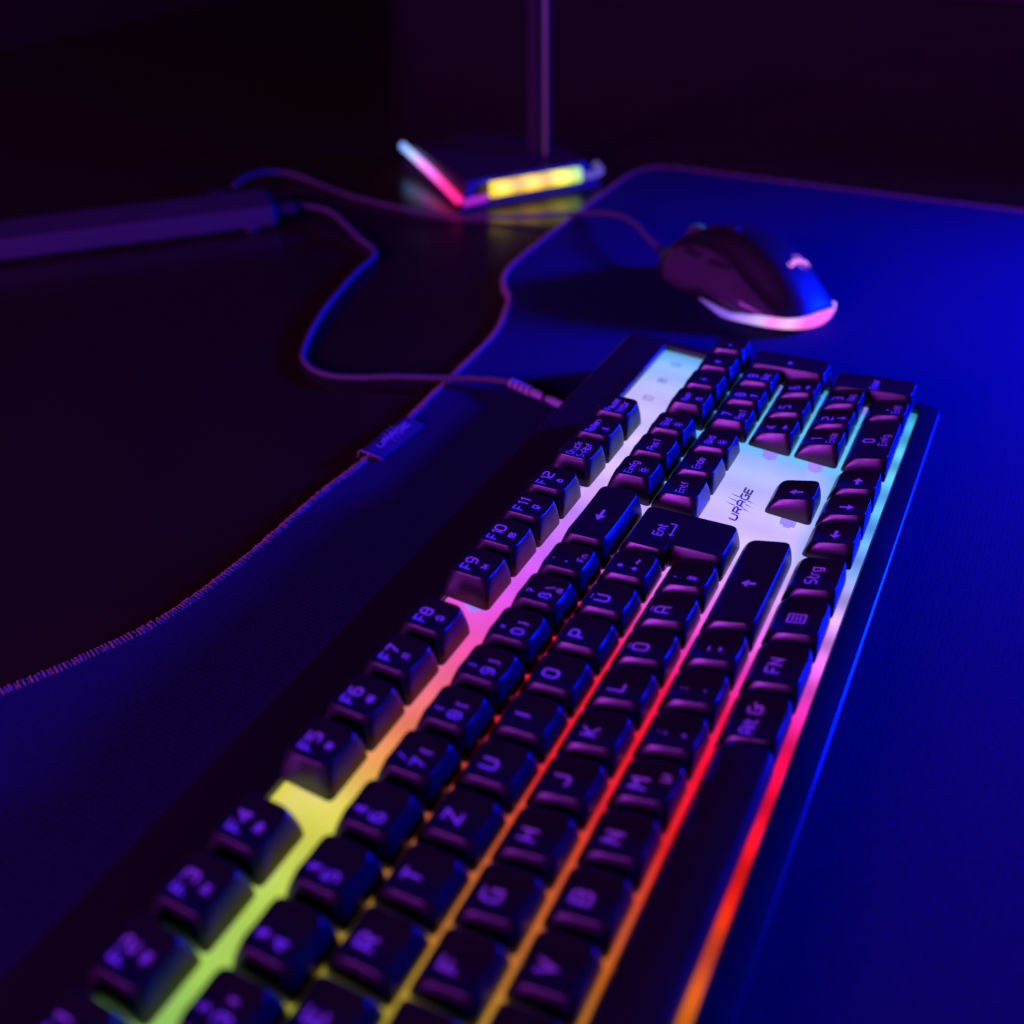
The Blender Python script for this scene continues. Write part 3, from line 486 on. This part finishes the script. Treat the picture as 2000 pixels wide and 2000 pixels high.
K += [(19, 3, 1, LN('7', 'Pos1')), (20, 3, 1, LN('8', None, PI/2)), (21, 3, 1, LN('9', 'Bild')), (19, 2, 1, LN('4', None, PI)), (20, 2, 1, L1('5', .22, .08)), (21, 2, 1, LN('6', None, 0)),
      (19, 1, 1, LN('1', 'Ende')), (20, 1, 1, LN('2', None, -PI/2)), (21, 1, 1, LN('3', 'Bild')), (19.5, 0, 2, LN('0', 'Einfg')), (21, 0, 1, LN(',', 'Entf'))]
def px(x, y, z):
    v = V((x, y, z))-CP; c = (rx.dot(v), uy.dot(v), bz.dot(v)); return (1000-1902.9*c[0]/c[2], 1000+1902.9*c[1]/c[2])
for x, row, wd, lg in K:
    y = 5.28 if row == 5 else row
    vis = [px(x+sx*wd/2, y+sy*.5, .4) for sx in (-1, 1) for sy in (-1, 1)]
    if max(p[0] for p in vis) < -350 or min(p[1] for p in vis) > 2450: continue
    make_key(x, row, wd, lg, convex=(wd > 6))
make_key(22, 2, 1, lambda k: k.text('+', 0, 0, .24, 1.0), ht=2, row2=3)
make_key(22, 0, 1, lambda k: k.text('Enter', 0, 0, .15, .9, 1.2), ht=2, row2=1)
# L-shaped return key
X = lambda v: v-14.35
Yk = lambda v: v-2.5
bc = [(X(13.772), Yk(1.535)), (X(14.978), Yk(1.535)), (X(14.978), Yk(3.49)), (X(13.522), Yk(3.49)), (X(13.522), Yk(2.535)), (X(13.772), Yk(2.535))]
tc = [(X(13.886), Yk(1.628)), (X(14.864), Yk(1.628)), (X(14.864), Yk(3.372)), (X(13.636), Yk(3.372)), (X(13.636), Yk(2.628)), (X(13.886), Yk(2.628))]
make_key(14.35, 2, 1.2, lambda k: (k.text('Ent', -.08, .42, .17, 1.0, 1.3), k.ribbon([(.17, .30), (.17, .18), (-.08, .18)], .03), k.arrow(-.13, .18, .14, .12, PI, .2)), ht=2, row2=3, cor=(bc, tc, (X(14.4), Yk(2.75))))

# cable of the keyboard (braided), ribbed strain relief, plug in the hub
def adopt(o, parent):
    bpy.context.view_layer.update(); o.parent = parent; o.matrix_parent_inverse = parent.matrix_world.inverted(); return o
def cable(name, pts, rad, m, parent, off, step=.12, n=10):
    b = MB(); P = catmull(pts, step)
    P = [V((p.x-off[0], p.y-off[1], p.z-off[2])) for p in P]
    b.tube([tuple(p) for p in P], rad, n, True, lambda i, k: 1+.05*math.sin(i*1.9+k*2*PI/n*3)); o = b.build(name, m); o.location = W(*off)
    return adopt(o, parent)
off = (19.88, 7.6, -1.0)
KP = [(20.17, 9.1, -.78), (20.2, 9.4, -.79), (20.03, 10.2, -.83), (19.7, 11.1, -.87), (19.2, 12.2, -.86), (18.86, 13.07, -.93), (18.72, 13.99, -1.0), (19.0, 14.9, -1.04), (19.75, 15.6, -1.04), (22.02, 16.61, -1.0), (24.99, 17.5, -1.0), (26.5, 17.8, -1.0), (27.25, 18.4, -1.0), (27.65, 19.2, -.95), (28.4, 20.4, -.8), (29.0, 21.5, -.7), (28.9, 22.6, -.62), (28.55, 23.2, -.6)]
kc = cable('cable', KP, .08, MT['cable'], kb, off)
b = MB(); P0 = V((19.35, 6.6, -.70)); P1 = V((20.2, 9.2, -.78)); dv = P1-P0
def seg(t0, t1, r, m, name, n=16):
    q = MB(); ps = [P0+dv*(t0+(t1-t0)*k/6) for k in range(7)]
    q.tube([tuple(p-V(off)) for p in ps], lambda i: r*(.86 if i in (0, 6) else 1), n); return q.build(name, m, kc)
seg(-.02, .50, .105, MT['metal'], 'sleeve')
seg(.49, .56, .085, MT['rubber'], 'joint'); seg(.55, .70, .115, MT['metal'], 'relief_cone')
for k in range(4):
    t = .71+k*.075; seg(t, t+.05, .15-.006*k, MT['metal'], 'relief_ring')
seg(.66, 1.02, .10, MT['rubber'], 'relief_core')

# ---------------------------------------------------------------- tag on the mat edge
tg = MB(); x0, y0 = 16.7, 10.66
def TT(p): 
    a = math.radians(-2.0); return (x0-ox+p[0]*math.cos(a)-p[1]*math.sin(a), y0-oy+p[0]*math.sin(a)+p[1]*math.cos(a), p[2])
prof = [(-.44, .20), (-.2, .225), (.0, .25), (.16, .25), (.25, .19), (.26, .05)]
rows = []
for xx in [-.9+1.8*k/8 for k in range(9)]:
    rows.append([(xx, y, z+.008*math.sin(xx*3+y*5)) for y, z in prof])
A = [tg.ring([TT(p) for p in r]) for r in rows]; B_ = [tg.ring([TT((p[0], p[1], p[2]-.025)) for p in r]) for r in rows]
for i in range(8):
    tg.bridge(A[i], A[i+1], False); tg.bridge(B_[i+1], B_[i], False)
for q in (0, len(prof)-1):
    for i in range(8): tg.f.append((A[i][q], A[i+1][q], B_[i+1][q], B_[i][q]))
for i in (0, 8): 
    for q in range(len(prof)-1): tg.f.append((A[i][q], A[i][q+1], B_[i][q+1], B_[i][q]))
tago = tg.build('woven_tag', MT['tag'], matroot, sharp=50)
for xx in (-.91,):
    q = MB(); q.tube([TT((xx, y, z+.006)) for y, z in prof], .022, 6); q.build('tag_hem', MT['stitch'], tago)
ink = Ink(lambda x, y: (lambda yy: .212 + .05*max(0, min(1, (yy+.44)/.45)))(y-(y0-oy)))
logo(ink, x0-ox+.05, y0-oy-.08, .15, math.radians(-2)); ink.b.build('tag_logo', MT['tagink'], tago, smooth=False)

# ---------------------------------------------------------------- mouse
mo = thing('computer_mouse', (28.73, 5.93, -1.0), 'black gaming mouse with pink-violet light strip and glowing back logo on the blue mat', 'mouse', rot=(0, 0, math.radians(-22)))
# sections from rear (y=-3.3) to front (y=3.35): y, left half width at base, left at belt, crease x, crease z, top z, right widths
SEC = [(-3.22, .80, .85, .62, .40, .55, .95), (-3.0, 1.05, 1.08, .90, .50, .84, 1.2), (-2.4, 1.34, 1.34, 1.14, .74, 1.38, 1.55), (-1.5, 1.58, 1.55, 1.05, 1.24, 1.92, 1.80), (-.6, 1.50, 1.42, .88, 1.64, 2.16, 1.82),
       (.3, 1.34, 1.24, .76, 1.76, 2.16, 1.74), (1.2, 1.16, 1.10, .70, 1.62, 1.94, 1.60), (2.0, 1.02, 1.0, .68, 1.34, 1.60, 1.45), (2.6, .90, .92, .62, 1.02, 1.20, 1.25), (2.85, .70, .72, .5, .8, .9, 1.0)]
SEC = [((y*.87 if y > 0 else y), *q) for y, *q in SEC]
b = MB(); Rg = []
for (y, wb, wm, cxx, cz, tz, wr) in SEC:
    z0 = .06
    Rg.append([(-wb*.93, y, z0), (-wb, y, .22), (-wm, y, .22+(cz-.22)*.5), (-cxx-.06, y, cz-.05), (-cxx+.10, y, cz+.03), (-cxx*.5, y, tz-.06), (0, y, tz), (wr*.5, y, tz-.08), (wr*.82, y, cz+.0), (wr*.97, y, cz*.62), (wr, y, .25), (wr*.93, y, z0)])
ids = [b.ring(p) for p in Rg]
for a, c in zip(ids, ids[1:]): b.bridge(a, c)
for e in (ids[0][::-1], ids[-1]): b.f.append(tuple(e))
body = b.build('shell', MT['mouse'], mo, subsurf=3)
# thumb side panel, a rubber skin just proud of the shell
def lerp_sec(y, idx):
    for s1, s2, a, c in zip(SEC, SEC[1:], Rg, Rg[1:]):
        if s1[0] <= y <= s2[0]:
            t = (y-s1[0])/(s2[0]-s1[0]); return V(a[idx]).lerp(V(c[idx]), t)
b = MB(); cols = []
for k in range(25):
    y = -2.75+4.95*k/24
    e = min(1, max(0, (y+2.45)/2.2)); zc = [lerp_sec(y, 1), lerp_sec(y, 2), lerp_sec(y, 3)]
    P = [zc[0].lerp(zc[1], .42 if y < .2 else .42*max(0, 1-(y-.2)/.8)), zc[0].lerp(zc[1], .88), zc[1], zc[1].lerp(zc[2], .5), zc[2].lerp(zc[1], .04)]
    e2 = min(1, max(.1, (y+2.85)/.6)); P = [P[0].lerp(p, e2) for p in P]
    q = math.sin(math.pi*min(1, max(0, (y+2.75)/4.95)))
    P = [p+V((.10-.15*q**.25, 0, 0)) for j, p in enumerate(P)]
    cols.append(b.ring(P))
for a, c in zip(cols, cols[1:]): b.bridge(a, c, False)
sp_ = b.build('thumb_panel', MT['mside'], mo, subsurf=1); sd = sp_.modifiers.new('th', 'SOLIDIFY'); sd.thickness = .03*U
# light strip low around the thumb side and the back
MG = m_glow('mouse_strip_light', 'Y', [(-3.3, (255, 105, 225), 1), (-3.0, (255, 190, 255), 1), (-2.6, (255, 135, 245), 1), (-2.3, (205, 180, 255), 1), (-1.9, (180, 145, 255), .95), (-1.3, (140, 95, 240), .9), (.1, (110, 75, 205), .8)], -3.5, .3, 1.12)
ctrl = [(1.45, -2.72), (.8, -3.08), (.03, -3.36), (-.62, -3.24), (-1.16, -2.74), (-1.50, -2.05), (-1.70, -1.3), (-1.50, -.64), (-1.22, .05)]
cp = catmull([(x, y, 0) for x, y in ctrl], .12); b = MB(); rr = []
for i, p in enumerate(cp):
    t = i/(len(cp)-1); hh = .28*min(1, (t+.02)/.28)**.7*(1 if t < .6 else max(.30, 1-(t-.6)/.16*.7)); t_ = (cp[min(i+1, len(cp)-1)]-cp[max(i-1, 0)]).normalized(); nn = V((-t_.y, t_.x, 0))*(-1)
    if nn.dot(V((p.x, p.y, 0))) < 0: nn = -nn
    zb_ = .20; rr.append(b.ring([tuple(V((p.x, p.y, z))+nn*o_) for z, o_ in ((zb_, -.16), (zb_, .06), (zb_+hh*.3, .13), (zb_+hh*.7, .12), (zb_+hh, .03), (zb_+hh, -.2))]))
for a, c in zip(rr, rr[1:]): b.bridge(a, c)
b.cap(rr[0][::-1], sum((V(b.v[i]) for i in rr[0]), V())/6); b.cap(rr[-1], sum((V(b.v[i]) for i in rr[-1]), V())/6)
b.build('light_strip', MG, mo)
# glowing logo on the back
from mathutils.bvhtree import BVHTree
dg = bpy.context.evaluated_depsgraph_get(); ev = body.evaluated_get(dg); bvh = BVHTree.FromObject(ev, dg)
def topz(x, y):
    h = bvh.ray_cast(V((x*U, y*U, 5*U)), V((0, 0, -1)))
    return h[0].z/U if h[0] else .5
ink = Ink(lambda x, y: topz(x, y)+.01); logo(ink, .45, -2.02, .125, 0)
GL = mat('logo_light', (.02, .02, .02), .5, emit=srgb(255, 140, 225), es=1.6)
ink.b.build('back_logo', GL, mo, smooth=False)
# wheel, buttons, seams
b = MB(); wy, wz = 1.45, 1.40
pr = [b.ring([(xx, wy+r*math.cos(a*PI/18), wz+r*math.sin(a*PI/18)) for a in range(36)]) for xx, r in ((-.16, .38), (-.14, .44), (.14, .44), (.16, .38))]
for a, c in zip(pr, pr[1:]): b.bridge(a, c)
b.cap(pr[0][::-1], (-.16, wy, wz)); b.cap(pr[-1], (.16, wy, wz))
wh = b.build('scroll_wheel', MT['mside'], mo, sharp=40)
b = MB()
pr = [b.ring([(xx, wy+.455*math.cos(a*PI/18), wz+.455*math.sin(a*PI/18)) for a in range(36)]) for xx in (-.05, .05)]
b.bridge(pr[0], pr[1]); b.build('wheel_light', mat('wheel_glow', (.01, .01, .01), emit=(.03, .10, .09), es=1), wh)
for yy in (.75, .15):
    q = MB(); z0 = topz(0, yy); q.box(-.16, .16, yy-.2, yy+.2, z0-.1, z0+.05); q.build('top_button', MT['mouse'], mo, bevel=.05, smooth=False)
for yy in (-.35, .75):
    q = MB(); p = (lerp_sec(yy, 3)+lerp_sec(yy, 2))/2
    q.box(p.x-.10, p.x+.1, yy-.40, yy+.40, p.z+.02, p.z+.17); q.build('side_button', MT['mouse'], mo, bevel=.07, smooth=False)
q = MB(); P = [(0, y, topz(0, y)+.004) for y in [1.0+2.1*k/20 for k in range(15)]]; q.tube([p for p in P if p[1] > wy+.46], .02, 6); q.build('button_seam', MT['gap'], mo)
MP = [(30.15, 8.7, -.49), (30.9, 9.5, -.45), (32.2, 10.6, -.45), (33.2, 11.8, -.65), (33.25, 13.3, -.87), (32.2, 15.4, -1.0), (31.5, 17.2, -1.04), (31.3, 18.8, -1.04), (31.4, 20.5, -1.04), (31.74, 22.6, -1.04), (32.3, 24.5, -1.0), (32.55, 25.7, -.9), (32.2, 26.6, -.75), (31.2, 26.9, -.6), (30.1, 26.6, -.5), (29.3, 26.3, -.5)]
mc = cable('cable', MP, .08, MT['cable'], mo, (31.2, 9.2, -1.0))
b = MB(); ps = [V((29.8, 8.05, -.52)).lerp(V((30.2, 8.95, -.49)), k/8)-V((31.2, 9.2, -1)) for k in range(9)]
b.tube([tuple(p) for p in ps], lambda i: .2-.012*i, 12); b.build('strain_relief', MT['rubber'], mc)

# ---------------------------------------------------------------- bar with ports at the left, plugs
ba = math.atan2(29.2-22.9, 20.5-27.6)       # runs away to the left
hb = thing('usb_hub', (27.6, 22.9, -1.16), 'long slim dark bar lying on the desk at upper left where the two cables end', 'usb hub', rot=(0, 0, ba))
b = MB(); b.box(0, 20, -2.3, 0, .12, .86); b.build('bar_shell', MT['hub'], hb, smooth=False, bevel=.1)
b = MB(); b.box(-.08, .06, -2.15, -.15, .22, .78); b.build('end_cap', mat('cap_plastic', (.08, .08, .09), .4), hb, smooth=False, bevel=.05)
for xx in (.9, 18):
    for yy in (-.25, -2.0):
        q = MB(); q.tube([(xx, yy, -.0), (xx, yy, .14)], .24, 16); q.build('foot', MT['rubber'], hb)
b = MB(); b.box(-.85, -.1, -.9, -.25, .42, .72); pl = b.build('usb_plug', MT['rubber'], smooth=False, bevel=.06); pl.matrix_world = hb.matrix_basis.copy(); adopt(pl, kc)
b = MB(); b.box(1.3, 2.0, -3.1, -2.3, .45, .78); pl = b.build('usb_plug', MT['rubber'], smooth=False, bevel=.06); pl.matrix_world = hb.matrix_basis.copy(); adopt(pl, mc)

# ---------------------------------------------------------------- lit headset stand
hs = thing('headset_stand', (32.3, 17.7, -1.16), 'dark stand with glowing pink and yellow rim on the desk behind the keyboard', 'headset stand')
fp = [(0, 0), (1.0, -.6), (5.3, -3.55), (7.6, -1.0), (7.4, 3.4), (4.0, 5.4)]
def prism(mb, pts, z0, z1, sc_=1.0):
    c = V((sum(p[0] for p in pts)/len(pts), sum(p[1] for p in pts)/len(pts)))
    a = mb.ring([(x, y, z0) for x, y in pts]); t = mb.ring([(*(c+(V(p)-c)*sc_), z1) for p in pts]); mb.bridge(a, t); mb.f.append(tuple(a[::-1])); mb.f.append(tuple(t))
b = MB(); prism(b, fp, .02, .22, .98); b.build('foot_plate', MT['stand'], hs, smooth=False)
b = MB(); prism(b, [(x*.96+.15, y*.96) for x, y in fp], .22, 1.0, .88); b.build('base', MT['stand'], hs, smooth=False, bevel=.05)
def strip(P, r, m, name='rim_light', h=1.0):
    q = MB(); ps = catmull(P, .2); q.tube([tuple(p) for p in ps], r, 12); return q.build(name, m, hs)
pk = m_glow('rim_pink_light', 'Y', [(0, (255, 30, 110), 1), (1.5, (255, 60, 165), 1.0), (3, (250, 130, 255), 1.0), (4.2, (170, 190, 255), 1.0), (5.4, (90, 160, 255), .8)], 0, 5.6, 1.5)
strip([(.05, .15, .42), (1.9, 2.4, .62), (4.0, 5.2, .9)], .16, pk)
strip([(.12, -.05, .30), (1.0, -.60, .36)], .13, mat('rim_violet_light', (.01, .01, .01), emit=srgb(185, 40, 190), es=.9))
def ylw():
    m = m_glow('rim_yellow_light', 'X', [(1, (255, 214, 30), 1), (2.6, (255, 200, 30), 1), (3.6, (250, 235, 30), 1), (4.1, (215, 255, 80), 1), (4.5, (110, 220, 130), .8)], 1, 5.4, 1.3)
    nt = m.node_tree; b_ = nt.nodes['Principled BSDF']; tc = nt.nodes.new('ShaderNodeTexCoord'); sp = nt.nodes.new('ShaderNodeSeparateXYZ'); nt.links.new(tc.outputs['Object'], sp.inputs[0])
    a = nt.nodes.new('ShaderNodeMath'); a.operation = 'MULTIPLY'; a.inputs[1].default_value = 2*PI/(1.08*U); nt.links.new(sp.outputs['X'], a.inputs[0])
    c = nt.nodes.new('ShaderNodeMath'); c.operation = 'SINE'; nt.links.new(a.outputs[0], c.inputs[0])
    e = nt.nodes.new('ShaderNodeMath'); e.operation = 'MULTIPLY_ADD'; e.inputs[1].default_value = .35; e.inputs[2].default_value = 1.3; nt.links.new(c.outputs[0], e.inputs[0]); nt.links.new(e.outputs[0], b_.inputs['Emission Strength'])
    return m
q = MB(); A_, B2 = V((1.05, -.78)), V((4.35, -3.04)); dn = V((-.565, -.825))
pts = []
for k in range(21):
    p = A_.lerp(B2, k/20); e = .5 if k in (0, 20) else 1
    pts.append(q.ring([(p.x, p.y, .36), (p.x+dn.x*.12, p.y+dn.y*.12, .40), (p.x+dn.x*.16, p.y+dn.y*.16, .62), (p.x+dn.x*.1, p.y+dn.y*.1, .86), (p.x, p.y, .92), (p.x-dn.x*.2, p.y-dn.y*.2, .9), (p.x-dn.x*.2, p.y-dn.y*.2, .36)]))
for a, c in zip(pts, pts[1:]): q.bridge(a, c)
q.f.append(tuple(pts[0][::-1])); q.f.append(tuple(pts[-1])); q.build('rim_light', ylw(), hs)
strip([(4.4, -3.1, .55), (5.2, -3.55, .6), (6.0, -3.0, .62)], .14, mat('rim_lilac_light', (.01, .01, .01), emit=srgb(110, 95, 200), es=.7))
b = MB(); b.tube([(5.6, -.6, .9), (5.7, -.5, 6), (5.9, -.3, 13)], lambda i: .55-.05*i, 6); b.build('post', MT['stand'], hs, smooth=False)
b = MB(); b.tube([(5.2, -1.05, 1.0), (5.3, -.95, 6), (5.5, -.75, 12)], .07, 8); b.build('post_light', mat('post_glow', (.01, .01, .01), emit=srgb(150, 60, 150), es=.35), hs)
